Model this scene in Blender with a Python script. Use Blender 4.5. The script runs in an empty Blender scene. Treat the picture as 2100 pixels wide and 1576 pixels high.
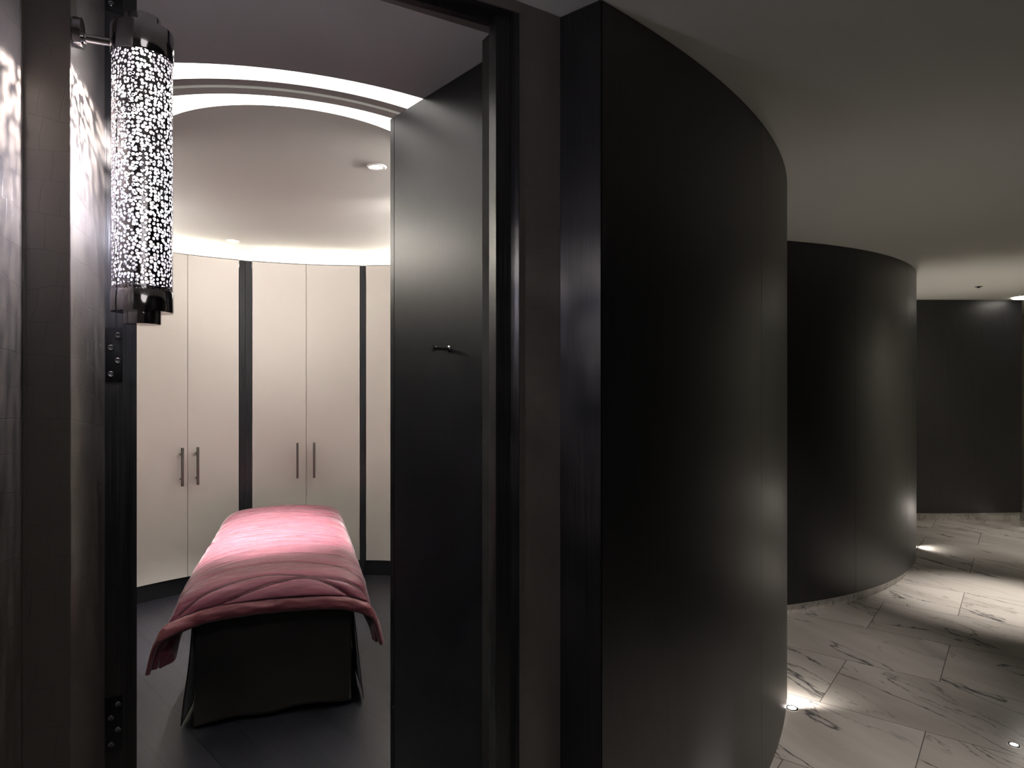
import bpy, bmesh, math, random
from mathutils import Vector, Matrix
from mathutils import noise as mn
random.seed(7)
D = bpy.data
scn = bpy.context.scene
COL = scn.collection
R_ = math.radians

# ------------------------------------------------------------ camera, world, exposure
cam_d = D.cameras.new('camera'); cam = D.objects.new('camera', cam_d); COL.objects.link(cam)
cam.location = (0, 0, 1.5); cam.rotation_euler = (R_(90), 0, 0)
cam_d.sensor_width = 36; cam_d.lens = 22.971; cam_d.shift_y = 0.00095
cam_d.clip_start = 0.05; cam_d.clip_end = 60
scn.camera = cam
world = D.worlds.new('world'); scn.world = world; world.use_nodes = True
world.node_tree.nodes['Background'].inputs[0].default_value = (0.5, 0.47, 0.5, 1)
world.node_tree.nodes['Background'].inputs[1].default_value = 0.0
vs = scn.view_settings
vs.view_transform = 'Standard'; vs.look = 'None'; vs.gamma = 1; vs.use_curve_mapping = False
vs.exposure = 0.0

H = 2.44        # corridor ceiling
HR = 2.56       # ceiling inside the treatment room

def light(name, kind, loc, power, color=(1, .93, .86), target=None, parent=None, **kw):
    l = D.lights.new(name, kind); l.energy = power; l.color = color
    for k, v in kw.items(): setattr(l, k, v)
    o = D.objects.new(name, l); COL.objects.link(o); o.location = loc
    if target is not None:
        o.rotation_euler = (Vector(target) - Vector(loc)).to_track_quat('-Z', 'Y').to_euler()
    if parent is not None: o.parent = parent
    return o

WARM = (1, .90, .80)
# corridor downlights (right of the frame) that pool on the marble
light('corridor_downlight_far', 'SPOT', (4.0, 4.45, 2.40), 330, WARM, (3.38, 4.5, 0), spot_size=R_(38), spot_blend=1, shadow_soft_size=.03)
light('corridor_downlight_end', 'SPOT', (5.2, 6.2, 2.40), 60, WARM, (4.9, 6.25, 0), spot_size=R_(56), spot_blend=1, shadow_soft_size=.03)
light('corridor_downlight_near', 'SPOT', (1.95, 1.9, 2.40), 85, WARM, (1.35, 2.05, 0), spot_size=R_(58), spot_blend=1, shadow_soft_size=.03)
light('wall_washer', 'SPOT', (4.55, 5.2, 2.38), 60, WARM, (5.4, 5.4, .9), spot_size=R_(90), spot_blend=.9, shadow_soft_size=.05)
light('corridor_fill_mid', 'SPOT', (2.9, 3.2, 2.40), 60, WARM, (1.55, 3.75, 0), spot_size=R_(52), spot_blend=1, shadow_soft_size=.03)  # added unseen spot, filling in the dim marble between the pools
# added area fill behind the camera, lifting the dim corridor walls
light('corridor_fill', 'AREA', (.9, -.9, 2.3), 5, (1, .95, .92), (.4, 1.6, 1.0), shape='DISK', size=1.2)

# ------------------------------------------------------------ materials
def nmat(name):
    m = D.materials.new(name); m.use_nodes = True
    nt = m.node_tree; b = nt.nodes['Principled BSDF']
    return m, nt, b
def N(nt, t, **kw):
    n = nt.nodes.new(t)
    for k, v in kw.items(): setattr(n, k, v)
    return n
def sv(n, **kw):
    for k, v in kw.items(): n.inputs[k.replace('_', ' ')].default_value = v
def L(nt, a, b): nt.links.new(a, b)
def col4(c): return (c[0], c[1], c[2], 1)

def plain(name, c, rough=.5, metal=0, coat=0, spec=.5):
    m, nt, b = nmat(name)
    b.inputs['Base Color'].default_value = col4(c); b.inputs['Roughness'].default_value = rough
    b.inputs['Metallic'].default_value = metal; b.inputs['Coat Weight'].default_value = coat
    b.inputs['Specular IOR Level'].default_value = spec
    t = N(nt, 'ShaderNodeTexCoord'); n = N(nt, 'ShaderNodeTexNoise'); sv(n, Scale=35.0, Detail=4.0)
    L(nt, t.outputs['Object'], n.inputs['Vector'])
    mr = N(nt, 'ShaderNodeMapRange'); sv(mr, To_Min=rough * .93, To_Max=min(1, rough * 1.07))
    L(nt, n.outputs['Fac'], mr.inputs['Value']); L(nt, mr.outputs[0], b.inputs['Roughness'])
    return m
def emis(name, c, s):
    m, nt, b = nmat(name)
    b.inputs['Base Color'].default_value = col4((.8, .8, .8))
    b.inputs['Emission Color'].default_value = col4(c); b.inputs['Emission Strength'].default_value = s
    return m

def veneer(name, c1, c2, rough=.36, bump=.12, spec=.5):
    m, nt, b = nmat(name)
    t = N(nt, 'ShaderNodeTexCoord'); mp = N(nt, 'ShaderNodeMapping'); mp.inputs['Scale'].default_value = (130, 130, 2.2)
    L(nt, t.outputs['Object'], mp.inputs['Vector'])
    n = N(nt, 'ShaderNodeTexNoise'); sv(n, Scale=1.6, Detail=5.0, Roughness=.65); L(nt, mp.outputs[0], n.inputs['Vector'])
    cr = N(nt, 'ShaderNodeValToRGB'); cr.color_ramp.elements[0].position = .35; cr.color_ramp.elements[1].position = .7
    cr.color_ramp.elements[0].color = col4(c1); cr.color_ramp.elements[1].color = col4(c2)
    L(nt, n.outputs['Fac'], cr.inputs[0]); L(nt, cr.outputs[0], b.inputs['Base Color'])
    mr = N(nt, 'ShaderNodeMapRange'); sv(mr, To_Min=rough - .06, To_Max=rough + .1)
    L(nt, n.outputs['Fac'], mr.inputs['Value']); L(nt, mr.outputs[0], b.inputs['Roughness'])
    bp = N(nt, 'ShaderNodeBump'); sv(bp, Strength=bump, Distance=.001)
    L(nt, n.outputs['Fac'], bp.inputs['Height']); L(nt, bp.outputs[0], b.inputs['Normal'])
    b.inputs['Specular IOR Level'].default_value = spec
    return m

def croc(name, c1, c2):
    """embossed crocodile-skin leather: uneven rectangular scales with fine grooves"""
    m, nt, b = nmat(name)
    uv = N(nt, 'ShaderNodeUVMap'); n0 = N(nt, 'ShaderNodeTexNoise'); sv(n0, Scale=5.0, Detail=2.0)
    L(nt, uv.outputs[0], n0.inputs['Vector'])
    sub = N(nt, 'ShaderNodeVectorMath', operation='SUBTRACT'); sub.inputs[1].default_value = (.5, .5, .5)
    L(nt, n0.outputs['Color'], sub.inputs[0])
    sc = N(nt, 'ShaderNodeVectorMath', operation='MULTIPLY'); sc.inputs[1].default_value = (.05, .07, 0)
    L(nt, sub.outputs[0], sc.inputs[0])
    ad = N(nt, 'ShaderNodeVectorMath', operation='ADD'); L(nt, uv.outputs[0], ad.inputs[0]); L(nt, sc.outputs[0], ad.inputs[1])
    mp = N(nt, 'ShaderNodeMapping'); mp.inputs['Rotation'].default_value = (0, 0, R_(-7)); L(nt, ad.outputs[0], mp.inputs['Vector'])
    br = N(nt, 'ShaderNodeTexBrick'); br.offset = .43; br.squash = .7; br.squash_frequency = 3
    sv(br, Color1=(1, 1, 1, 1), Color2=(.75, .75, .75, 1), Mortar=(0, 0, 0, 1), Scale=1.0, Mortar_Size=.0008, Mortar_Smooth=.8, Brick_Width=.046, Row_Height=.052)
    L(nt, mp.outputs[0], br.inputs['Vector'])
    inv = N(nt, 'ShaderNodeMath', operation='SUBTRACT'); inv.inputs[0].default_value = 1; L(nt, br.outputs['Fac'], inv.inputs[1])
    big = N(nt, 'ShaderNodeTexNoise'); sv(big, Scale=9.0, Detail=3.0); L(nt, uv.outputs[0], big.inputs['Vector'])
    mx = N(nt, 'ShaderNodeMix', data_type='RGBA'); mx.inputs['A'].default_value = col4(c1); mx.inputs['B'].default_value = col4(c2)
    L(nt, big.outputs['Fac'], mx.inputs['Factor'])
    mx2 = N(nt, 'ShaderNodeMix', data_type='RGBA', blend_type='MULTIPLY'); L(nt, mx.outputs['Result'], mx2.inputs['A'])
    cr = N(nt, 'ShaderNodeMapRange'); sv(cr, To_Min=.82, To_Max=1.0); L(nt, inv.outputs[0], cr.inputs['Value'])
    mx2.inputs['Factor'].default_value = 1; L(nt, cr.outputs[0], mx2.inputs['B']); L(nt, mx2.outputs['Result'], b.inputs['Base Color'])
    hs = N(nt, 'ShaderNodeMath', operation='MULTIPLY_ADD'); L(nt, big.outputs['Fac'], hs.inputs[0]); hs.inputs[1].default_value = .6
    L(nt, inv.outputs[0], hs.inputs[2])
    bp = N(nt, 'ShaderNodeBump'); sv(bp, Strength=.35, Distance=.0012); L(nt, hs.outputs[0], bp.inputs['Height']); L(nt, bp.outputs[0], b.inputs['Normal'])
    b.inputs['Roughness'].default_value = .34; b.inputs['Coat Weight'].default_value = .25; b.inputs['Coat Roughness'].default_value = .12
    return m

def marble(name, joints=True, rot=38, scale=1.0):
    m, nt, b = nmat(name)
    t = N(nt, 'ShaderNodeTexCoord')
    mp = N(nt, 'ShaderNodeMapping'); mp.inputs['Rotation'].default_value = (0, 0, R_(rot)); mp.inputs['Location'].default_value = (.33, .27, 0)
    L(nt, t.outputs['Object'], mp.inputs['Vector'])
    vec = mp.outputs[0]
    if joints:
        br = N(nt, 'ShaderNodeTexBrick'); br.offset = .37
        sv(br, Color1=(0, 0, 0, 1), Color2=(1, 1, 1, 1), Mortar=(.5, .5, .5, 1), Scale=1.0, Mortar_Size=.0022, Mortar_Smooth=.3, Brick_Width=1.15, Row_Height=.6)
        L(nt, vec, br.inputs['Vector'])
        off = N(nt, 'ShaderNodeVectorMath', operation='SCALE'); off.inputs['Scale'].default_value = 9.0
        L(nt, br.outputs['Color'], off.inputs[0])
        ad = N(nt, 'ShaderNodeVectorMath', operation='ADD'); L(nt, vec, ad.inputs[0]); L(nt, off.outputs[0], ad.inputs[1])
        vec = ad.outputs[0]
    mp2 = N(nt, 'ShaderNodeMapping'); mp2.inputs['Rotation'].default_value = (0, 0, R_(31))
    L(nt, vec, mp2.inputs['Vector'])
    mp3 = N(nt, 'ShaderNodeMapping'); mp3.inputs['Scale'].default_value = (.40 * scale, 1.6 * scale, 1.2 * scale); L(nt, mp2.outputs[0], mp3.inputs['Vector'])
    wp = N(nt, 'ShaderNodeTexNoise'); sv(wp, Scale=2.6, Detail=6.0, Roughness=.62); L(nt, mp3.outputs[0], wp.inputs['Vector'])
    wv = N(nt, 'ShaderNodeVectorMath', operation='MULTIPLY_ADD'); wv.inputs[1].default_value = (.35, .35, .35)
    L(nt, wp.outputs['Color'], wv.inputs[0]); L(nt, mp3.outputs[0], wv.inputs[2])
    def vein(scale_, det, width, lo, hi, mscale):
        n = N(nt, 'ShaderNodeTexNoise'); sv(n, Scale=scale_, Detail=det, Roughness=.5); L(nt, wv.outputs[0], n.inputs['Vector'])
        s = N(nt, 'ShaderNodeMath', operation='SUBTRACT'); L(nt, n.outputs['Fac'], s.inputs[0]); s.inputs[1].default_value = .5
        a = N(nt, 'ShaderNodeMath', operation='ABSOLUTE'); L(nt, s.outputs[0], a.inputs[0])
        r = N(nt, 'ShaderNodeMapRange'); sv(r, From_Min=0.0, From_Max=width, To_Min=1.0, To_Max=0.0); L(nt, a.outputs[0], r.inputs['Value'])
        k = N(nt, 'ShaderNodeTexNoise'); sv(k, Scale=mscale, Detail=2.0); L(nt, mp3.outputs[0], k.inputs['Vector'])
        kr = N(nt, 'ShaderNodeMapRange'); sv(kr, From_Min=lo, From_Max=hi); L(nt, k.outputs['Fac'], kr.inputs['Value'])
        mu = N(nt, 'ShaderNodeMath', operation='MULTIPLY'); L(nt, r.outputs[0], mu.inputs[0]); L(nt, kr.outputs[0], mu.inputs[1])
        return mu.outputs[0]
    v1 = vein(1.9, 2.5, .011, .36, .56, 1.3)
    v2 = vein(3.4, 3.5, .013, .50, .68, 1.5)
    v3 = vein(.8, 6.0, .05, .55, .8, .9)
    mx = N(nt, 'ShaderNodeMath', operation='MAXIMUM'); L(nt, v1, mx.inputs[0]); L(nt, v2, mx.inputs[1])
    m3 = N(nt, 'ShaderNodeMath', operation='MULTIPLY'); L(nt, v3, m3.inputs[0]); m3.inputs[1].default_value = .45
    mxx = N(nt, 'ShaderNodeMath', operation='MAXIMUM'); L(nt, mx.outputs[0], mxx.inputs[0]); L(nt, m3.outputs[0], mxx.inputs[1])
    cl = N(nt, 'ShaderNodeTexNoise'); sv(cl, Scale=1.8, Detail=5.0); L(nt, wv.outputs[0], cl.inputs['Vector'])
    base = N(nt, 'ShaderNodeMix', data_type='RGBA'); base.inputs['A'].default_value = (.52, .49, .46, 1); base.inputs['B'].default_value = (.74, .71, .68, 1)
    clr = N(nt, 'ShaderNodeMapRange'); sv(clr, From_Min=.3, From_Max=.6); L(nt, cl.outputs['Fac'], clr.inputs['Value']); L(nt, clr.outputs[0], base.inputs['Factor'])
    vm = N(nt, 'ShaderNodeMix', data_type='RGBA'); L(nt, mxx.outputs[0], vm.inputs['Factor']); L(nt, base.outputs['Result'], vm.inputs['A'])
    vm.inputs['B'].default_value = (.10, .10, .105, 1)
    out = vm.outputs['Result']
    if joints:
        jm = N(nt, 'ShaderNodeMix', data_type='RGBA'); L(nt, br.outputs['Fac'], jm.inputs['Factor']); L(nt, out, jm.inputs['A'])
        jm.inputs['B'].default_value = (.16, .15, .14, 1); out = jm.outputs['Result']
    L(nt, out, b.inputs['Base Color'])
    b.inputs['Roughness'].default_value = .16; b.inputs['Specular IOR Level'].default_value = .5
    return m

def plank_floor(name):
    m, nt, b = nmat(name)
    t = N(nt, 'ShaderNodeTexCoord'); mp = N(nt, 'ShaderNodeMapping'); mp.inputs['Rotation'].default_value = (0, 0, R_(46)); L(nt, t.outputs['Object'], mp.inputs['Vector'])
    br = N(nt, 'ShaderNodeTexBrick'); br.offset = .37
    sv(br, Color1=(.012, .012, .017, 1), Color2=(.020, .020, .027, 1), Mortar=(.003, .003, .003, 1), Scale=1.0, Mortar_Size=.0016, Mortar_Smooth=.2, Brick_Width=1.3, Row_Height=.16)
    L(nt, mp.outputs[0], br.inputs['Vector'])
    mp2 = N(nt, 'ShaderNodeMapping'); mp2.inputs['Scale'].default_value = (3, 90, 3); L(nt, mp.outputs[0], mp2.inputs['Vector'])
    n = N(nt, 'ShaderNodeTexNoise'); sv(n, Scale=1.0, Detail=5.0); L(nt, mp2.outputs[0], n.inputs['Vector'])
    L(nt, br.outputs['Color'], b.inputs['Base Color'])
    ad = N(nt, 'ShaderNodeMath', operation='MULTIPLY_ADD'); L(nt, br.outputs['Fac'], ad.inputs[0]); ad.inputs[1].default_value = -4.0
    L(nt, n.outputs['Fac'], ad.inputs[2])
    bp = N(nt, 'ShaderNodeBump'); sv(bp, Strength=.25, Distance=.0006); L(nt, ad.outputs[0], bp.inputs['Height']); L(nt, bp.outputs[0], b.inputs['Normal'])
    mr = N(nt, 'ShaderNodeMapRange'); sv(mr, To_Min=.30, To_Max=.46); L(nt, n.outputs['Fac'], mr.inputs['Value']); L(nt, mr.outputs[0], b.inputs['Roughness'])
    return m

def fabric(name, c1, c2, rough=.8, sheen=.3, scale=700, bump=.3, fold=0):
    m, nt, b = nmat(name)
    t = N(nt, 'ShaderNodeTexCoord'); n = N(nt, 'ShaderNodeTexNoise'); sv(n, Scale=float(scale), Detail=2.0); L(nt, t.outputs['Object'], n.inputs['Vector'])
    big = N(nt, 'ShaderNodeTexNoise'); sv(big, Scale=6.0, Detail=3.0); L(nt, t.outputs['Object'], big.inputs['Vector'])
    mx = N(nt, 'ShaderNodeMix', data_type='RGBA'); mx.inputs['A'].default_value = col4(c1); mx.inputs['B'].default_value = col4(c2)
    L(nt, big.outputs['Fac'], mx.inputs['Factor']); L(nt, mx.outputs['Result'], b.inputs['Base Color'])
    b.inputs['Roughness'].default_value = rough; b.inputs['Sheen Weight'].default_value = sheen; b.inputs['Sheen Roughness'].default_value = .4
    bp = N(nt, 'ShaderNodeBump'); sv(bp, Strength=bump, Distance=.0006); L(nt, n.outputs['Fac'], bp.inputs['Height'])
    last = bp
    if fold:
        mp = N(nt, 'ShaderNodeMapping'); mp.inputs['Scale'].default_value = (9, 30, 20); mp.inputs['Rotation'].default_value = (0, 0, R_(20)); L(nt, t.outputs['Object'], mp.inputs['Vector'])
        fn = N(nt, 'ShaderNodeTexNoise'); sv(fn, Scale=1.0, Detail=3.0, Distortion=.6); L(nt, mp.outputs[0], fn.inputs['Vector'])
        b2 = N(nt, 'ShaderNodeBump'); sv(b2, Strength=fold, Distance=.008); L(nt, fn.outputs['Fac'], b2.inputs['Height']); L(nt, bp.outputs[0], b2.inputs['Normal'])
        last = b2
    L(nt, last.outputs[0], b.inputs['Normal'])
    return m

def perforated(name, c, metal, rough):
    m, nt, b = nmat(name)
    b.inputs['Base Color'].default_value = col4(c); b.inputs['Metallic'].default_value = metal; b.inputs['Roughness'].default_value = rough
    uv = N(nt, 'ShaderNodeUVMap'); v = N(nt, 'ShaderNodeTexVoronoi', voronoi_dimensions='2D'); sv(v, Scale=160.0, Randomness=.75)
    L(nt, uv.outputs[0], v.inputs['Vector'])
    sp = N(nt, 'ShaderNodeSeparateColor'); L(nt, v.outputs['Color'], sp.inputs[0])
    rad = N(nt, 'ShaderNodeMapRange'); sv(rad, To_Min=.28, To_Max=.46); L(nt, sp.outputs[0], rad.inputs['Value'])
    lt = N(nt, 'ShaderNodeMath', operation='GREATER_THAN'); L(nt, v.outputs['Distance'], lt.inputs[0]); L(nt, rad.outputs[0], lt.inputs[1])
    ve = N(nt, 'ShaderNodeTexVoronoi', voronoi_dimensions='2D', feature='DISTANCE_TO_EDGE'); sv(ve, Scale=160.0, Randomness=.75); L(nt, uv.outputs[0], ve.inputs['Vector'])
    el = N(nt, 'ShaderNodeMath', operation='LESS_THAN'); L(nt, ve.outputs['Distance'], el.inputs[0]); el.inputs[1].default_value = .075
    lm = N(nt, 'ShaderNodeMath', operation='MAXIMUM'); L(nt, lt.outputs[0], lm.inputs[0]); L(nt, el.outputs[0], lm.inputs[1]); lt = lm
    sx = N(nt, 'ShaderNodeSeparateXYZ'); L(nt, uv.outputs[0], sx.inputs[0])
    e1 = N(nt, 'ShaderNodeMath', operation='LESS_THAN'); L(nt, sx.outputs[1], e1.inputs[0]); e1.inputs[1].default_value = .010
    e2 = N(nt, 'ShaderNodeMath', operation='GREATER_THAN'); L(nt, sx.outputs[1], e2.inputs[0]); e2.inputs[1].default_value = .382
    a1 = N(nt, 'ShaderNodeMath', operation='MAXIMUM'); L(nt, lt.outputs[0], a1.inputs[0]); L(nt, e1.outputs[0], a1.inputs[1])
    a2 = N(nt, 'ShaderNodeMath', operation='MAXIMUM'); L(nt, a1.outputs[0], a2.inputs[0]); L(nt, e2.outputs[0], a2.inputs[1])
    L(nt, a2.outputs[0], b.inputs['Alpha'])
    df = N(nt, 'ShaderNodeMath', operation='SUBTRACT'); L(nt, v.outputs['Distance'], df.inputs[0]); L(nt, rad.outputs[0], df.inputs[1])
    h = N(nt, 'ShaderNodeMapRange'); sv(h, From_Min=0.0, From_Max=.16, To_Min=1.0, To_Max=0.0); L(nt, df.outputs[0], h.inputs['Value'])
    bp = N(nt, 'ShaderNodeBump'); sv(bp, Strength=.7, Distance=.0012); L(nt, h.outputs[0], bp.inputs['Height']); L(nt, bp.outputs[0], b.inputs['Normal'])
    return m

M = dict(
    veneer=veneer('dark stained veneer', (.010, .010, .012), (.026, .0255, .0275), rough=.36, spec=.6),
    door_wood=veneer('black stained timber', (.006, .0063, .008), (.012, .0125, .015), rough=.31, bump=.03, spec=.36),
    frame_wood=veneer('black frame timber', (.010, .010, .011), (.026, .026, .026), rough=.30, bump=.5),
    groove=plain('shadow groove', (.003, .003, .003), .8),
    croc=croc('taupe crocodile leather', (.15, .135, .122), (.19, .17, .155)),
    marble=marble('veined white marble floor'),
    skirt_marble=marble('veined white marble skirting', joints=False, scale=2.5),
    planks=plank_floor('charcoal timber planks'),
    ceiling=plain('matt ceiling paint', (.65, .645, .60), .9),
    cream=plain('cream lacquer', (.72, .68, .63), .42),
    plaster=plain('warm plaster', (.66, .63, .60), .8),
    chrome=plain('polished nickel', (.46, .44, .46), .10, 1),
    chrome_light=plain('bright chrome', (.75, .73, .74), .1, 1),
    bronze=plain('dark bronze', (.12, .115, .105), .35, .7),
    hinge=plain('black hinge steel', (.03, .03, .033), .28, .9),
    screw=plain('screw steel', (.25, .25, .26), .25, 1),
    valance=fabric('charcoal brown wool', (.018, .016, .014), (.025, .022, .019), scale=900, bump=.6),
    duvet=fabric('pink satin', (.165, .036, .062), (.21, .050, .082), rough=.5, sheen=.6, scale=1200, bump=.12, fold=.28),
    binding=fabric('pink satin binding', (.16, .038, .050), (.20, .05, .065), rough=.5, sheen=.5, scale=1200, bump=.12, fold=.5),
    groove_shade=fabric('maroon seam shade', (.045, .010, .015), (.055, .013, .018), rough=.8, sheen=.1),  # dark maroon paints the groove shade along the quilt seams
    mattress=fabric('grey mattress', (.2, .19, .18), (.24, .23, .22)),
    white_trim=plain('white lamp trim', (.8, .78, .76), .4),
    cove=emis('cove diffuser', (1, .96, .90), 2.6),
    strip=emis('light strip', (1, .94, .88), 14.0),
    added_ledge_strip=emis('added ledge strip', (1, .95, .90), 2000.0),
    bulb=emis('lamp capsule', (1, .93, .85), 60.0),
    spot=emis('downlight lens', (1, .93, .85), 14.0),
    uplens=emis('uplight lens', (1, .93, .86), 30.0),
    ceiling_glow=emis('ceiling glow disc', (1, .94, .84), 8.0),  # glow standing in for a bright patch of corridor ceiling
    perf=perforated('perforated nickel', (.42, .40, .43), 1, .12),
    liner=perforated('satin liner', (.82, .80, .84), 0, .5),
    cap_detail=plain('cap detail', (.05, .05, .055), .3, .8),
    pale=plain('pale painted wall', (.75, .76, .66), .7),
)

# ------------------------------------------------------------ mesh helpers
def finish(name, bm, mat, parent=None, smooth=False, loc=None):
    bmesh.ops.recalc_face_normals(bm, faces=bm.faces[:])
    me = D.meshes.new(name); bm.to_mesh(me); bm.free()
    me.materials.append(mat)
    if smooth:
        me.polygons.foreach_set('use_smooth', [True] * len(me.polygons))
        me.set_sharp_from_angle(angle=R_(35))
    o = D.objects.new(name, me); COL.objects.link(o)
    if parent is not None: o.parent = parent
    if loc is not None: o.location = loc
    return o
def box(bm, c, s, rz=0, bev=0):
    v = bmesh.ops.create_cube(bm, size=1, matrix=Matrix.Translation(c) @ Matrix.Rotation(rz, 4, 'Z') @ Matrix.Diagonal((*s, 1)))['verts']
    if bev:
        es = list({e for x in v for e in x.link_edges})
        bmesh.ops.bevel(bm, geom=es, offset=bev, segments=2, affect='EDGES', profile=.7)
def cyl(bm, p0, p1, r0, r1=None, n=32, caps=True):
    p0 = Vector(p0); p1 = Vector(p1); d = p1 - p0
    M_ = Matrix.Translation((p0 + p1) / 2) @ d.to_track_quat('Z', 'Y').to_matrix().to_4x4()
    bmesh.ops.create_cone(bm, cap_ends=caps, segments=n, radius1=r0, radius2=r0 if r1 is None else r1, depth=d.length, matrix=M_)
def lathe(bm, prof, c=(0, 0, 0), n=64, closed=False):
    rings = []
    for r, z in prof:
        rings.append([bm.verts.new((c[0] + r * math.cos(2 * math.pi * i / n), c[1] + r * math.sin(2 * math.pi * i / n), c[2] + z)) for i in range(n)])
    m = len(rings)
    for k in range(m if closed else m - 1):
        a, b = rings[k], rings[(k + 1) % m]
        for i in range(n):
            j = (i + 1) % n
            bm.faces.new((a[i], a[j], b[j], b[i]))
    return rings
def prism(bm, pts, z0, z1, uv=True):
    """vertical prism over a plan polygon; side faces get UV = (length along the plan, height)"""
    n = len(pts)
    lo = [bm.verts.new((p[0], p[1], z0)) for p in pts]; hi = [bm.verts.new((p[0], p[1], z1)) for p in pts]
    lay = bm.loops.layers.uv.verify(); s = 0
    for i in range(n):
        j = (i + 1) % n; l = math.dist(pts[i], pts[j])
        f = bm.faces.new((lo[i], lo[j], hi[j], hi[i]))
        for lp, q in zip(f.loops, ((s, z0), (s + l, z0), (s + l, z1), (s, z1))): lp[lay].uv = q
        s += l
    bm.faces.new(hi); bm.faces.new(lo[::-1])
def arc(c, r, a0, a1, n):
    return [(c[0] + r * math.cos(R_(a0 + (a1 - a0) * i / n)), c[1] + r * math.sin(R_(a0 + (a1 - a0) * i / n))) for i in range(n + 1)]
def arc_slab(bm, c, r0, r1, a0, a1, z0, z1, n=None):
    """curved slab as a strip of quads"""
    n = n or max(3, int(abs(a1 - a0) / 1.2))
    A = arc(c, r0, a0, a1, n); B = arc(c, r1, a0, a1, n)
    g = []
    for i in range(n + 1):
        g.append([bm.verts.new((A[i][0], A[i][1], z0)), bm.verts.new((A[i][0], A[i][1], z1)), bm.verts.new((B[i][0], B[i][1], z1)), bm.verts.new((B[i][0], B[i][1], z0))])
    for i in range(n):
        for k in range(4):
            q = (k + 1) % 4
            bm.faces.new((g[i][k], g[i][q], g[i + 1][q], g[i + 1][k]))
    bm.faces.new(g[0]); bm.faces.new(g[-1][::-1])
def flat(bm, outer, holes, z):
    es = []
    for loop in [outer] + holes:
        vs_ = [bm.verts.new((x, y, z)) for x, y in loop]
        es += [bm.edges.new((vs_[i], vs_[(i + 1) % len(vs_)])) for i in range(len(vs_))]
    bmesh.ops.triangle_fill(bm, use_beauty=True, use_dissolve=False, edges=es)
def face_up(o):
    me = o.data; z = sum(p.normal.z * p.area for p in me.polygons)
    if z < 0: me.flip_normals()
def empty(name, loc=(0, 0, 0), rz=0):
    o = D.objects.new(name, None); COL.objects.link(o); o.location = loc; o.rotation_euler = (0, 0, rz); o.empty_display_size = .05
    return o
def tag(o, label=None, cat=None, group=None, kind=None):
    if label: o['label'] = label
    if cat: o['category'] = cat
    if group: o['group'] = group
    if kind: o['kind'] = kind
    return o
def struct(o): o['kind'] = 'structure'; return o
def copy_tree(o, parent=None):
    c = o.copy(); COL.objects.link(c)
    if parent is not None: c.parent = parent
    for ch in [x for x in D.objects if x.parent == o]:
        copy_tree(ch, c)
    return c

# plan geometry
C1 = (-2.313, 4.564); R1 = 3.903          # first curved wall
C2 = (.93, 7.03); R2 = 2.91               # second curved wall
RC = (-1.1875, 3.4287); RR = 1.696        # treatment room, line of the wardrobe doors
GC = (-1.0, 3.07)                          # centre of the ceiling light cove
U = (math.sin(R_(60)), math.cos(R_(60)))   # along the door wall
DP = (-.5, .866)                           # through the door wall
def off(p, a, b=0): return (p[0] + U[0] * a + DP[0] * b, p[1] + U[1] * a + DP[1] * b)

# ------------------------------------------------------------ setting: floors and ceilings
bm = bmesh.new(); box(bm, (2.5, 3.2, -.05), (13, 14, .1)); struct(finish('floor', bm, M['marble']))
WJ = (0.0167, 1.60)                        # corridor corner of the right door jamb
LJ = (-.749, 1.202)                        # left corner of the left jamb
room_pts = [off(LJ, -.02, .0), off(WJ, -.02, .04), (.10, 1.78)] + arc(RC, 1.96, -52, 236, 90)
bm = bmesh.new(); prism(bm, room_pts, .0005, .006); struct(finish('floor_room', bm, M['planks']))

A0, A1 = 200, 342
hole = arc(GC, 1.165, A1, A0, 60) + [(-2.75, 2.66)] + arc(RC, 1.93, 206, -28, 90)
bm = bmesh.new(); flat(bm, [(-4, -3.5), (9, -3.5), (9, 10.2), (-4, 10.2)], [hole], H)
n = len(hole)
for i in range(n):
    a, b = hole[i], hole[(i + 1) % n]
    if i < 60: continue
    bm.faces.new([bm.verts.new((a[0], a[1], H)), bm.verts.new((b[0], b[1], H)), bm.verts.new((b[0], b[1], HR)), bm.verts.new((a[0], a[1], HR))])
struct(finish('ceiling', bm, M['ceiling']))
bm = bmesh.new(); flat(bm, arc(GC, .60, A1, A0, 60) + hole[60:], [], HR)
struct(finish('ceiling_room', bm, M['ceiling']))

# ------------------------------------------------------------ light cove in the room ceiling
def cone_band(bm, r0, z0, r1, z1, th=.004, n=80):
    A = arc(GC, r0, A0, A1, n); B = arc(GC, r1, A0, A1, n)
    g = [[bm.verts.new((A[i][0], A[i][1], z0)), bm.verts.new((B[i][0], B[i][1], z1)), bm.verts.new((B[i][0], B[i][1], z1 + th)), bm.verts.new((A[i][0], A[i][1], z0 + th))] for i in range(n + 1)]
    for i in range(n):
        for k in range(4):
            q = (k + 1) % 4; bm.faces.new((g[i][k], g[i][q], g[i + 1][q], g[i + 1][k]))
cv = empty('cove_light', (0, 0, 0)); tag(cv, 'curved double light cove glowing white in the treatment room ceiling', 'ceiling light')
bm = bmesh.new(); cone_band(bm, 1.163, H - .001, .94, 2.50); finish('diffuser', bm, M['cove'], cv, True)
bm = bmesh.new(); cone_band(bm, .832, 2.500, .602, HR - .001); finish('diffuser', bm, M['cove'], cv, True)
bm = bmesh.new(); cone_band(bm, .942, 2.500, .885, 2.504); cone_band(bm, .885, 2.496, .830, 2.499); cone_band(bm, .886, 2.504, .884, 2.496)
o = finish('divider_rail', bm, M['ceiling'], cv, False); o['label'] = 'unlit plaster band between the two glowing strips'

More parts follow.
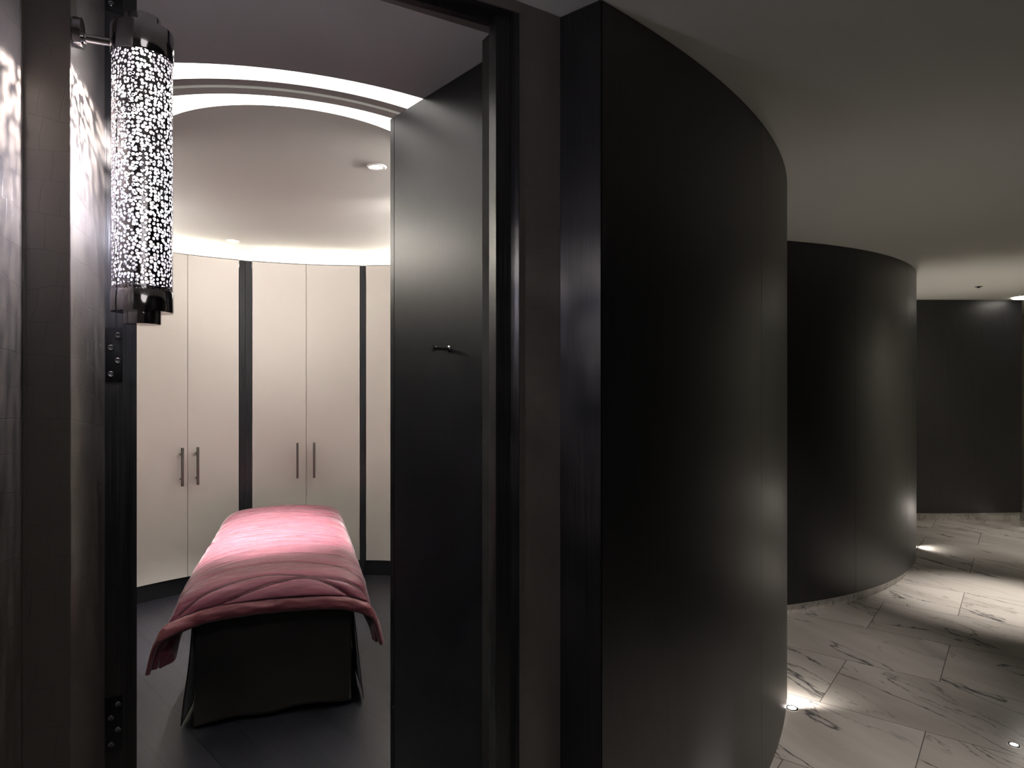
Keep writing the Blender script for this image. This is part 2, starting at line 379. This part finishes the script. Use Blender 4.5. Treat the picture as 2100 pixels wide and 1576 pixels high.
# ------------------------------------------------------------ room walls
bm = bmesh.new()
inner = [off(LJ, -.02, .16)] + arc(RC, 1.92, 236, -50, 110) + [(.10, 1.78)]
outer = [off(LJ, -.10, .20)] + arc(RC, 1.98, 237, -51, 110) + [(.15, 1.80)]
gi = [[bm.verts.new((p[0], p[1], .006)), bm.verts.new((p[0], p[1], 2.60)), bm.verts.new((q[0], q[1], 2.60)), bm.verts.new((q[0], q[1], .006))] for p, q in zip(inner, outer)]
for i in range(len(gi) - 1):
    for k in range(4):
        q = (k + 1) % 4; bm.faces.new((gi[i][k], gi[i][q], gi[i + 1][q], gi[i + 1][k]))
struct(finish('wall_room', bm, M['door_wood']))
bm = bmesh.new(); arc_slab(bm, RC, 1.912, 1.9195, 228, -44, 2.375, HR - .002, 110); struct(finish('trim_1', bm, M['ceiling'], smooth=True))

# dark panelled partition inside the door, seen obliquely
NA = (.035, 1.753); NB = (-.4135, 2.290)
nd = Vector((NB[0] - NA[0], NB[1] - NA[1])); nl = nd.length; nd.normalize(); nn = Vector((nd.y, -nd.x))   # nn points away to the right
def npt(a, b): p = Vector(NA) + nd * a + nn * b; return (p.x, p.y)
wp = struct(empty('wall_partition'))
bm = bmesh.new(); prism(bm, [npt(0, 0), npt(nl - .003, 0), npt(nl - .003, .05), npt(0, .05)], .006, H - .0005); finish('panel', bm, M['door_wood'], wp)
bm = bmesh.new(); prism(bm, [npt(nl, 0), npt(nl + .026, 0), npt(nl + .026, .05), npt(nl, .05)], .006, H - .0005); finish('edge_trim', bm, M['door_wood'], wp)
bm = bmesh.new(); prism(bm, [npt(nl - .003, .003), npt(nl, .003), npt(nl, .048), npt(nl - .003, .048)], .006, H - .0005); finish('joint', bm, M['groove'], wp)

# ------------------------------------------------------------ door wall (leather) and door frame
wr = struct(empty('wall_door'))
bm = bmesh.new(); Wc = (.123, 1.668)
prism(bm, [WJ, Wc, off(Wc, 0, .09), off(WJ, 0, .09)], 0, H - .0005); finish('leather_panel', bm, M['croc'], wr)
bm = bmesh.new(); a = off(LJ, 0, -.039)
prism(bm, [a, off(WJ, 0, 0), off(WJ, 0, .12), off(a, 0, .12)], 2.412, H - .0005); finish('leather_header', bm, M['croc'], wr)
bm = bmesh.new()
prism(bm, [off(Wc, .0, .09), off(Wc, -.12, .09), off(Wc, -.12, .20), off(Wc, .0, .20)], 0, H - .001); finish('core', bm, M['groove'], wr)

d1 = struct(empty('door_1'))
bm = bmesh.new()
J1 = (-.0024, 1.609); J2 = (-.0391, 1.588); J3 = (-.0568, 1.619)
bm = bmesh.new(); prism(bm, [off(WJ, -.0012, -.003), (.0110, 1.5992), (.0040, 1.6030), J1, (J1[0] + .05, J1[1] + .04), off(WJ, .02, .02)], 0, 2.41); finish('architrave', bm, M['frame_wood'], d1, True)
bm = bmesh.new(); prism(bm, [J1, J2, J3, (J3[0] + .09, J3[1] + .052), (J1[0] + .06, J1[1] + .046)], 0, 2.411); finish('jamb', bm, M['frame_wood'], d1)
K0 = LJ; K1 = off(LJ, .034, 0); K2 = off(LJ, .034, .012); K3 = (-.705 + .0, 1.227 + .012)
K3 = off(LJ, .051, .012)
bm = bmesh.new(); prism(bm, [off(K0, -.03, 0), K1, K2, K3, off(K3, 0, .10), off(K0, -.03, .15)], 0, 2.411); finish('jamb', bm, M['frame_wood'], d1)
bm = bmesh.new(); prism(bm, [off(K0, .0, .001), off(WJ, -.012, .001), off(WJ, -.012, .040), off(K0, 0, .040)], 2.409, 2.4115); finish('head', bm, M['frame_wood'], d1)
bm = bmesh.new(); prism(bm, [off(K0, .03, .036), off(WJ, -.04, .036), off(WJ, -.04, .058), off(K0, .03, .058)], 2.392, 2.4105); finish('head_stop', bm, M['frame_wood'], d1)

# hinge leaves screwed to the left jamb
hd = math.atan2(U[1], U[0])
def hinge(z):
    c = off(LJ, .0145, -.0012)
    bm = bmesh.new(); box(bm, (0, 0, 0), (.027, .0024, .100), hd, .0006)
    h = finish('hinge', bm, M['hinge'], d1, True, (c[0], c[1], z))
    for k, (dx, dz) in enumerate(((.006, .036), (-.005, .013), (.006, -.011), (-.005, -.036))):
        bm = bmesh.new()
        lathe(bm, [(.0002, .0008), (.0016, .0006), (.0020, .0017), (.0042, .0020), (.0052, .0012), (.0054, 0)], n=20)
        for v in bm.verts: v.co = Matrix.Rotation(R_(90), 3, 'X') @ v.co
        bmesh.ops.rotate(bm, cent=(0, 0, 0), matrix=Matrix.Rotation(hd, 3, 'Z'), verts=bm.verts)
        s = finish('screw', bm, M['screw'], h, True, (U[0] * dx - DP[0] * .0012, U[1] * dx - DP[1] * .0012, dz))
for z in (.873, 1.556, 2.240): hinge(z)

# stepped leather wall on the left
BD = Vector((.313, -.95)).normalized()
P1 = Vector((-.689, 1.02)); P2 = Vector((-.7487, 1.001)); P3 = P2 + BD * .42
P4 = P3 - Vector(U) * 1.6
wl = struct(empty('wall_left'))
bm = bmesh.new()
prism(bm, [(-.7495, 1.2025), tuple(P1), tuple(P2), tuple(P3), tuple(P4), (P4.x - .3, P4.y + .5), (-1.05, 1.35), off(LJ, -.025, .1)], 0, H - .0005)
o = finish('leather_panel', bm, M['croc'], wl)
bv = o.modifiers.new('b', 'BEVEL'); bv.width = .0012; bv.segments = 2; bv.limit_method = 'ANGLE'

# ------------------------------------------------------------ curved corridor walls
def curved_wall(name, c, r, cuts, base_in=.028, zb=.068, first=None):
    w = struct(empty(name))
    for k in range(len(cuts) - 1):
        a0, a1 = cuts[k], cuts[k + 1]; g = math.degrees(.0012 / r)
        bm = bmesh.new(); arc_slab(bm, c, r, r - .022, a0 + g, a1 - g, zb, H - .001, max(6, int(abs(a1 - a0) * 1.5)))
        finish('panel', bm, M['veneer'], w, True)
    bm = bmesh.new(); arc_slab(bm, c, r - .0215, r - .10, cuts[0], cuts[-1], zb + .002, H - .001); finish('core', bm, M['groove'], w, True)
    bm = bmesh.new(); arc_slab(bm, c, r - base_in, r - .09, cuts[0], cuts[-1], 0, zb + .0015, 60)
    finish('skirting', bm, M['skirt_marble'], w, True)['label'] = 'veined white marble skirting'
    return w
curved_wall('wall_curved_near', C1, R1, [-49.55, -34.75, -20.1, -5.6])
curved_wall('wall_curved_middle', C2, R2, [-77.2, -60.4, -43.67, -27, -8, 12, 34, 50])
# short return between the leather wall and the first curved wall
c0 = (C1[0] + R1 * math.cos(R_(-49.6)), C1[1] + R1 * math.sin(R_(-49.6)))
rt = struct(empty('wall_return'))
bm = bmesh.new(); prism(bm, [(.1235, 1.6675), (c0[0] - .001, c0[1] - .0005), (c0[0] + .02, c0[1] + .045), (.15, 1.72)], 0, H - .001); finish('panel', bm, M['veneer'], rt)
# far wall
C3 = (4.75, 15.2); R3 = 8.0
a_l = math.degrees(math.atan2(-7.9, -1.6)); a_r = math.degrees(math.asin((5.662 - 4.75) / 8.0)) - 90
w3 = curved_wall('wall_far', C3, R3, [-101, a_r], base_in=.03, zb=.085)
bm = bmesh.new(); box(bm, (7.4, 9.4, 1.25), (7.0, .1, 2.6), R_(8)); struct(finish('wall_end', bm, M['pale']))
# right-hand corridor wall, outside the frame
bm = bmesh.new(); prism(bm, [(1.15, -1.2), (2.35, 1.9), (4.6, 4.4), (4.8, 4.3), (2.5, 1.8), (1.35, -1.2)], 0, H - .001); struct(finish('wall_right', bm, M['veneer']))
bm = bmesh.new(); prism(bm, [(4.62, 4.42), (6.3, 6.6), (7.0, 9.6), (7.2, 9.6), (6.5, 6.5), (4.82, 4.32)], 0, H - .001); struct(finish('wall_right_far', bm, M['pale']))
bm = bmesh.new(); prism(bm, [(1.15, -1.2), (-3.5, -1.2), (-3.5, -1.3), (1.2, -1.3)], 0, H - .001); struct(finish('wall_back', bm, M['croc']))

# ------------------------------------------------------------ curved wardrobes
def polar(c, r, a): return (c[0] + r * math.cos(R_(a)), c[1] + r * math.sin(R_(a)))
Z_TOP = 2.44; Z_D0 = .125
def handle(parent, a, r):
    bm = bmesh.new(); box(bm, (0, 0, 0), (.016, .016, .272), 0, .0015)
    for s in (-1, 1):
        cyl(bm, (0, .006, s * .088), (0, .040, s * .088), .0072, n=20)
    p = polar(RC, r - .040, a)
    h = finish('handle', bm, M['bronze'], parent, True)
    h.location = (p[0], p[1], .918); h.rotation_euler = (0, 0, R_(a - 90))
    return h
def wardrobe(angles, label, handle_at):
    w = empty('wardrobe'); tag(w, label, 'wardrobe', 'curved cream wardrobes along the back of the room')
    a0, am, a1 = angles
    bm = bmesh.new(); arc_slab(bm, RC, RR + .021, RR + .20, a0, a1, .125, Z_TOP - .06, 24); arc_slab(bm, RC, RR + .021, RR + .030, a0, a1, Z_TOP - .07, Z_TOP - .001, 24); finish('body', bm, M['cream'], w, True)
    bm = bmesh.new(); arc_slab(bm, RC, RR + .012, RR + .20, a0, a1, .006, .123, 24)
    finish('plinth', bm, M['door_wood'], w, True)['label'] = 'black recessed plinth'
    bm = bmesh.new(); arc_slab(bm, RC, RR + .001, RR + .021, a0, a1, Z_TOP - .004, Z_TOP, 24); finish('top_rail', bm, M['bronze'], w, True)
    for k, (p, q, ha) in enumerate(((a0, am, handle_at[0]), (am, a1, handle_at[1]))):
        bm = bmesh.new(); arc_slab(bm, RC, RR, RR + .020, p - .06, q + .06, Z_D0, Z_TOP - .006, 20)
        d = finish('door', bm, M['cream'], w, True)
        if ha: handle(d, ha, RR)
    bm = bmesh.new(); arc_slab(bm, RC, RR + .13, RR + .145, a0 - .3, a1 + .3, Z_TOP - .030, Z_TOP - .012, 24); finish('light_strip', bm, M['strip'], w, True)
    return w
wardrobe((144.4, 132.15, 120.35), 'curved cream two-door wardrobe left of the wide black divider', (133.75, 130.2))
wardrobe((117.2, 104.01, 90.2), 'curved cream two-door wardrobe between the two black dividers, behind the bed', (106.15, 101.9))
wardrobe((88.6, 75.4, 62.2), 'curved cream wardrobe right of the narrow black divider, half hidden by dark partition', (77.2, 73.6))
def divider(a0, a1, label, seams):
    e = empty('divider_panel'); tag(e, label, 'panel', 'black dividers between the wardrobes')
    cs = [a0] + seams + [a1]
    for i in range(len(cs) - 1):
        bm = bmesh.new(); arc_slab(bm, RC, RR - .002 + .004 * (i % 2), RR + .20, cs[i] - .05, cs[i + 1] + .05, .006, Z_TOP - .004, 6); finish('board', bm, M['door_wood'], e)
def ledge(a0, a1, label):  # added unseen glowing ledges that brighten the room ceiling
    e = empty('added_light_ledge'); tag(e, label, 'ceiling light')
    bm = bmesh.new(); arc_slab(bm, RC, 1.74, 1.919, a0, a1, 2.36, 2.375, 50); arc_slab(bm, RC, 1.73, 1.742, a0, a1, 2.36, 2.457, 50); finish('shelf', bm, M['cream'], e, True)
    bm = bmesh.new(); arc_slab(bm, RC, 1.79, 1.81, a0 + 1, a1 - 1, 2.438, 2.458, 50); finish('light_strip', bm, M['added_ledge_strip'], e, True)
ledge(160, 214, 'added unseen light ledge on the left room wall, brightening the ceiling')
ledge(-24, 58, 'added unseen light ledge on the right room wall behind the dark partition')
divider(120.3, 117.25, 'wide black timber divider between left and middle cream wardrobes', [118.86])
divider(90.15, 88.65, 'narrow black timber divider between middle and right cream wardrobes', [])
divider(147.6, 144.5, 'black timber divider left of the leftmost cream wardrobe', [146.0])

# ------------------------------------------------------------ recessed spotlights
def downlight(x, y, label, power):
    e = empty('recessed_spotlight', (x, y, HR)); tag(e, label, 'spotlight', 'recessed spotlights in the room ceiling')
    bm = bmesh.new(); lathe(bm, [(.030, .004), (.031, -.003), (.040, -.006), (.046, -.003), (.047, .0)], n=48); finish('trim_ring', bm, M['white_trim'], e, True)
    bm = bmesh.new(); lathe(bm, [(.0005, -.0015), (.018, -.002), (.024, -.001), (.030, .002)], n=40); finish('lens', bm, M['spot'], e, True)
    return e
downlight(-2.05, 4.80, 'small round white recessed spotlight near the top of the cream wardrobes', 0)
downlight(-.656, 3.17, 'round white recessed spotlight nearer the door, beside the dark partition', 0)
light('spot_beam', 'SPOT', (-2.05, 4.80, HR - .02), 170, (1, .94, .89), (-1.60, 4.0, .6), spot_size=R_(44), spot_blend=1, shadow_soft_size=.02)
light('spot_beam', 'SPOT', (-.656, 3.17, HR - .02), 700, (1, .94, .89), (-1.42, 3.80, .6), spot_size=R_(38), spot_blend=1, shadow_soft_size=.02)
light('spot_beam', 'SPOT', (-2.3, 2.9, HR - .02), 620, (1, .94, .89), (-1.50, 3.75, .6), spot_size=R_(38), spot_blend=1, shadow_soft_size=.02)
light('added_door_wash', 'SPOT', (-.35, 3.7, HR - .02), 70, (1, .94, .89), (-2.1, 4.8, 2.3), spot_size=R_(75), spot_blend=1, shadow_soft_size=.08)  # this spot and the next are added, unseen, to brighten the wardrobe doors
light('added_door_wash', 'SPOT', (-2.45, 3.5, HR - .02), 55, (1, .94, .89), (-1.2, 5.1, 2.3), spot_size=R_(75), spot_blend=1, shadow_soft_size=.08)

# corridor ceiling fitting, and an added glowing disc for a bright ceiling patch
e = empty('ceiling_sensor', (4.456, 6.24, H)); tag(e, 'small dark round fitting in the corridor ceiling above the far wall', 'ceiling fitting')
bm = bmesh.new(); lathe(bm, [(.0005, -.014), (.012, -.013), (.014, -.004), (.030, -.003), (.034, 0)], n=32); finish('rim', bm, M['cap_detail'], e, True)
e = empty('ceiling_glow_disc', (5.52, 6.98, H)); tag(e, 'glowing disc standing in for a bright ceiling patch above the right end of the far dark wall', 'ceiling light')
bm = bmesh.new(); lathe(bm, [(.0005, -.012), (.14, -.012), (.15, -.006), (.15, 0)], n=48); finish('diffuser', bm, M['ceiling_glow'], e, True)

# floor uplights in the marble
def uplight(x, y, label, tgt, power, size=70, soft=.02, r=.026, graze=None):
    e = empty('floor_uplight', (x, y, .0)); tag(e, label, 'floor light', 'small recessed uplights in the marble floor')
    bm = bmesh.new(); lathe(bm, [(r * .72, .0025), (r * .8, .0035), (r, .003), (r * 1.05, .0005)], n=32); finish('bezel', bm, M['screw'], e, True)
    bm = bmesh.new(); lathe(bm, [(.0004, .003), (r * .5, .003), (r * .73, .002)], n=24); finish('lens', bm, M['uplens'], e, True)
    light('uplight_beam', 'SPOT', (x, y, .02), power, WARM, tgt, spot_size=R_(size), spot_blend=.9, shadow_soft_size=soft)
    if graze: light('uplight_spill', 'SPOT', (x, y, .05), graze[1], WARM, graze[0], spot_size=R_(130), spot_blend=.8, shadow_soft_size=.02)
    return e
uplight(1.298, 3.03, 'floor light glowing at the foot of the first curved dark wall', (1.42, 3.45, 2.4), 13, 80, graze=((2.1, 4.1, .0), 7))
uplight(2.09, 2.72, 'tiny floor light glinting at the lower right edge of the marble floor', (2.2, 2.9, 2.4), 4, 60, r=.020)
uplight(5.55, 6.90, 'floor light glowing at the right end of the far skirting', (5.8, 7.2, 2.4), 5, 60, graze=((5.2, 6.2, .03), 5))
uplight(3.73, 6.05, 'floor light hidden just past the edge of the second curved dark wall', (3.95, 6.1, 2.4), 70, 75, graze=((4.4, 5.7, .03), 6))

uplight(.76, 1.84, 'unseen floor light added to brighten the foot of the first curved wall', (.57, 2.02, .27), 16, 62)  # added out of view to put a sheen on the lower wall

# ------------------------------------------------------------ robe hook
hx = Vector(NA) + nd * ((nl) * .30)
hp = None
def ray_on_partition(r):     # point of the partition face on a plan direction r = X/Y
    t = (NA[0] - r * NA[1]) / (r * nd.y - nd.x); p = Vector(NA) + nd * t; return p
hp = ray_on_partition(-.0955)
bm = bmesh.new()
lathe(bm, [(.0002, 0), (.010, 0), (.010, .003), (.0055, .004), (.0055, .048), (.0062, .0485), (.0062, .051), (.0048, .052), (.0048, .055), (.0085, .056), (.0090, .059), (.0085, .062), (.0003, .0625)], n=28)
k = finish('robe_hook', bm, M['chrome'], None, True, (hp.x, hp.y, 1.612))
k.rotation_euler = Vector((-nn.x, -nn.y, 0)).to_track_quat('Z', 'Y').to_euler()
tag(k, 'small round-headed metal peg on the dark partition inside the doorway', 'hook')

# ------------------------------------------------------------ wall lamp
LC = (-.602, 1.065); BD2 = Vector((math.sin(R_(68)), math.cos(R_(68))))
ZB = 1.648; HS = .392
lamp = empty('wall_lamp', (LC[0], LC[1], ZB)); tag(lamp, 'perforated metal cylinder wall lamp on an arm beside the doorway', 'wall lamp')
def shell(name, r, mat):
    bm = bmesh.new(); lay = bm.loops.layers.uv.verify(); n = 96
    lo = [bm.verts.new((r * math.cos(2 * math.pi * i / n), r * math.sin(2 * math.pi * i / n), 0)) for i in range(n)]
    hi = [bm.verts.new((v.co.x, v.co.y, HS)) for v in lo]
    for i in range(n):
        j = (i + 1) % n; f = bm.faces.new((lo[i], lo[j], hi[j], hi[i]))
        u0, u1 = i * .2826 / n, (i + 1) * .2826 / n
        for lp, q in zip(f.loops, ((u0, 0), (u1, 0), (u1, HS), (u0, HS))): lp[lay].uv = q
    return finish(name, bm, mat, lamp, True)
shell('perforated_shade', .0440, M['perf'])
shell('inner_sleeve', .0432, M['liner'])
bm = bmesh.new()
lathe(bm, [(.0002, HS - .006), (.0432, HS - .006), (.0445, HS - .010), (.0455, HS - .008), (.0455, HS + .034), (.0448, HS + .036), (.0262, HS + .036), (.0262, HS + .056), (.0255, HS + .0575), (.0002, HS + .0575)], n=72)
finish('top_cap', bm, M['chrome'], lamp, True)
bm = bmesh.new()
lathe(bm, [(.0002, .004), (.0440, .004), (.0452, .001), (.0452, -.028), (.0446, -.030), (.0268, -.030), (.0268, -.048), (.0262, -.0495), (.0002, -.0495)], n=72)
finish('bottom_cap', bm, M['chrome'], lamp, True)
bm = bmesh.new()
az = HS + .010
cyl(bm, (-BD2.x * .084, -BD2.y * .084, az), (-BD2.x * .040, -BD2.y * .040, az), .0065, n=24)
finish('arm', bm, M['chrome_light'], lamp, True)
bm = bmesh.new()
cyl(bm, (-BD2.x * .094, -BD2.y * .094, az + .006), (-BD2.x * .083, -BD2.y * .083, az + .006), .023, n=40)
cyl(bm, (-BD2.x * .084, -BD2.y * .084, az), (-BD2.x * .079, -BD2.y * .079, az), .010, n=32)
finish('wall_rose', bm, M['chrome'], lamp, True)
bm = bmesh.new(); lathe(bm, [(.0002, -.004), (.012, -.003), (.013, .004), (.013, .012), (.0002, .013)], n=24)
finish('bulb', bm, M['bulb'], lamp, True, (0, 0, HS - .016))
light('lamp_glow', 'SPOT', (LC[0], LC[1], ZB + HS - .022), 33.0, (1, .90, .86), (LC[0], LC[1], 0), spot_size=R_(166), spot_blend=.25, shadow_soft_size=.0032)
light('lamp_glow', 'POINT', (LC[0], LC[1], ZB + .17), 10, (.84, .82, 1), shadow_soft_size=.012)

# ------------------------------------------------------------ treatment bed
BO = (-1.07, 2.955); BR = R_(18)
bed = empty('treatment_bed', (BO[0], BO[1], .006), BR); tag(bed, 'low treatment bed with a charcoal fabric valance under the pink quilt', 'bed')
BW = .335; BL = 1.80; ZT = .585
bm = bmesh.new(); box(bm, (0, BL / 2 + .01, ZT - .06), (2 * BW - .02, BL, .12), 0, .03); finish('mattress', bm, M['mattress'], bed, True)
bm = bmesh.new(); box(bm, (0, BL / 2 + .03, .25), (2 * BW - .16, BL - .14, .40), 0, .01); finish('base', bm, M['groove'], bed)
def cloth_panel(p0, p1, outv, flare, hem, top=ZT - .04, name='valance', seed=0, amp=.010, nx=60, nz=40):
    bm = bmesh.new(); p0 = Vector(p0); p1 = Vector(p1); o_ = Vector(outv); g = []
    for i in range(nx + 1):
        s = i / nx; row = []
        for j in range(nz + 1):
            t = j / nz; base = p0.lerp(p1, s)
            w = amp * mn.noise(Vector((s * 4 + seed, t * 1.4, seed))) * t + amp * .5 * math.sin(s * 17 + seed) * t * t
            q = base + o_ * (flare * t ** 1.3 + w) + (p1 - p0).normalized() * ((s - .5) * flare * .35 * t)
            z = top + (hem(s) - top) * t
            row.append(bm.verts.new((q.x, q.y, z)))
        g.append(row)
    for i in range(nx):
        for j in range(nz): bm.faces.new((g[i][j], g[i + 1][j], g[i + 1][j + 1], g[i][j + 1]))
    o = finish(name, bm, M['valance'], bed, True)
    s_ = o.modifiers.new('s', 'SOLIDIFY'); s_.thickness = .004
    return o
cloth_panel((-BW + .005, 0, 0), (BW - .005, 0, 0), (0, -1, 0), .015, lambda s: .012 + .012 * math.sin(s * 3.0) + .018 * s * s + .006 * math.sin(s * 11))
cloth_panel((-BW - .004, .012, 0), (-BW - .004, BL, 0), (-1, 0, 0), .050, lambda s: .012 + .006 * math.sin(s * 23), seed=3, amp=.02)
cloth_panel((BW + .004, .012, 0), (BW + .004, BL, 0), (1, 0, 0), .050, lambda s: .014 + .008 * math.sin(s * 19), seed=8, amp=.02)
cloth_panel((BW, BL + .01, 0), (-BW, BL + .01, 0), (0, 1, 0), .02, lambda s: .012, seed=5)
for sx in (-1, 1):     # dark inverted pleat behind each front corner
    bm = bmesh.new(); prism(bm, [(sx * (BW - .05), .016), (sx * (BW - .002), .014), (sx * (BW + .002), .05), (sx * (BW - .05), .05)], .03, ZT - .05)
    finish('corner_pleat', bm, M['valance'], bed)

# ------------------------------------------------------------ quilt
q = empty('quilt', (BO[0], BO[1], .0), BR); tag(q, 'channel-stitched pink satin quilt draped over the treatment bed', 'quilt')
SO = .335; FO = .19; RS = .095
rnd = random.Random(5)
# (centre along the bed, drop towards the sides, centre offset, power, wiggle phase, tilt)
seams = [(-.055, .16, .10, 1.7, 0, .02), (-.02, .22, -.04, 1.6, 1, -.03), (.15, .34, -.02, 1.8, 2, .05), (.18, .40, .02, 1.9, 3, -.04),
         (.33, .42, .05, 1.9, 4, .08), (.37, .40, -.08, 1.7, 5, .22), (.50, .30, .0, 2.0, 0, .16), (.60, .38, .08, 2.2, 1, -.02), (.64, .30, -.1, 1.8, 2, .14)]
t_ = .74; k = 0
while t_ < 1.95:
    seams.append((t_, rnd.uniform(.10, .34), rnd.uniform(-.12, .12), rnd.uniform(1.6, 2.3), rnd.uniform(0, 6), rnd.uniform(-.16, .16)))
    t_ += (.035, .09, .075, .11)[k % 4]; k += 1
def seam_t(sm, s):
    c, A, s0, p, ph, tilt = sm
    return c - A * (abs(s - s0) / .60) ** p + tilt * s + .012 * math.sin(s * 6 + ph)
def soft(x, k): return .5 * (x + math.sqrt(x * x + k * k))
def drape(s, t):
    a = soft(abs(s) - (BW - .035), .05); fb = soft(-t + .0, .05); b2 = soft(t - (BL - .03), .05)
    sg = 1 if s > 0 else -1
    cx_ = (abs(s) - a) * sg; cy_ = t + fb - b2
    b = fb - b2
    d = math.hypot(a, b); ux, uy = a / d, b / d
    if d < RS * math.pi / 2:
        outd = RS * math.sin(d / RS); drop = RS * (1 - math.cos(d / RS))
    else:
        e_ = d - RS * math.pi / 2; outd = RS + .16 * e_; drop = RS + .98 * e_
    cn = soft(min(a, abs(b)) - .06, .03) if b > 0 else 0
    outd += (.74 if sg < 0 else .38) * cn; drop -= .28 * cn
    outd += .010 * math.sin(t * 7 + sg) * (a / .33) ** 2
    crown = .022 * (1 - min(1, (abs(s) / BW) ** 2)) + .008 * math.sin(t * 3.1 + .6)
    return Vector((cx_ + sg * ux * outd, cy_ - uy * outd, .617 - drop + crown))
def puff(s, t):
    m = 1.0
    for sm in seams:
        m = min(m, abs(t - seam_t(sm, s)))
        if m < .001: break
    h = .0065 * (1 - math.exp(-m / .005)) + .0075 * min(1, m / .045) ** .7
    wr = mn.fractal(Vector((s * 6, t * 24, 1.3)), 1.0, 2.1, 3) * .0030 * min(1, m / .02)
    wr += max(0, 1 - m / .018) * .0022 * mn.noise(Vector((s * 55, t * 30, 4)))
    return h + wr
NS, NT = 170, 700
S0, S1 = -(BW + SO), BW + SO; T0, T1 = -FO, BL + .06
bm = bmesh.new(); g = []
pos = [[drape(S0 + (S1 - S0) * i / NS, T0 + (T1 - T0) * j / NT) for j in range(NT + 1)] for i in range(NS + 1)]
for i in range(NS + 1):
    row = []
    for j in range(NT + 1):
        s = S0 + (S1 - S0) * i / NS; t = T0 + (T1 - T0) * j / NT
        du = pos[min(i + 1, NS)][j] - pos[max(i - 1, 0)][j]; dv = pos[i][min(j + 1, NT)] - pos[i][max(j - 1, 0)]
        nrm = du.cross(dv).normalized()
        edge = min(1, (S1 - abs(s)) / .09, (t - T0) / .03 if t < .5 else 1); edge = max(0, edge)
        row.append(bm.verts.new(pos[i][j] + nrm * puff(s, t) * edge))
    g.append(row)
JB = int(NT * .066 / (T1 - T0))            # binding strip along the front hem
def grid_faces(bmx, G, j0, j1):
    for i in range(len(G) - 1):
        for j in range(j0, j1): bmx.faces.new((G[i][j], G[i + 1][j], G[i + 1][j + 1], G[i][j + 1]))
grid_faces(bm, g, JB, NT)
bmesh.ops.delete(bm, geom=[v for v in bm.verts if not v.link_faces], context='VERTS')
o = finish('quilted_cover', bm, M['duvet'], q, True)
face_up(o); sd = o.modifiers.new('s', 'SOLIDIFY'); sd.thickness = .014; sd.offset = -1
bm = bmesh.new(); g = []
for i in range(NS + 1):
    row = []
    for jj in range(13):
        j = JB * jj / 12.0; s = S0 + (S1 - S0) * i / NS; t = T0 + (T1 - T0) * j / NT
        p = drape(s, t); e1 = drape(s + .002, t) - p; e2 = drape(s, t + .002) - p; nrm = e1.cross(e2).normalized()
        prof = math.sin(math.pi * min(1, max(0, jj / 12))) ** .5
        row.append(bm.verts.new(p + nrm * (.021 * prof + .005 * mn.noise(Vector((s * 16, jj * .25, 2))))))
    g.append(row)
grid_faces(bm, g, 0, 12)
o = finish('hem_binding', bm, M['binding'], q, True); o['label'] = 'plain folded hem along the front of the quilt'
face_up(o); sd = o.modifiers.new('s', 'SOLIDIFY'); sd.thickness = .016; sd.offset = -1

# dark ribbons along the stitched channels, painting the shade in their grooves
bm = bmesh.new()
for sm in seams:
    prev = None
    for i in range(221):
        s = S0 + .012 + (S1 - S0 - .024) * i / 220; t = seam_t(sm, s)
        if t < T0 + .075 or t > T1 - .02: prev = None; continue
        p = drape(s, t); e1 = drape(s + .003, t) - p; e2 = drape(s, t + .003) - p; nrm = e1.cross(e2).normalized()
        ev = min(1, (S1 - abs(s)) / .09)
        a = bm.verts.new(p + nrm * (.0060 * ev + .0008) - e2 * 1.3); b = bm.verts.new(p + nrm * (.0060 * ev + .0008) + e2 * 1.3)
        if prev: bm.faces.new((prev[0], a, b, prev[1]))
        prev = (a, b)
o = finish('seam_shade', bm, M['groove_shade'], q, True); o['label'] = 'dark ribbons painting the groove shade along the quilt seams'
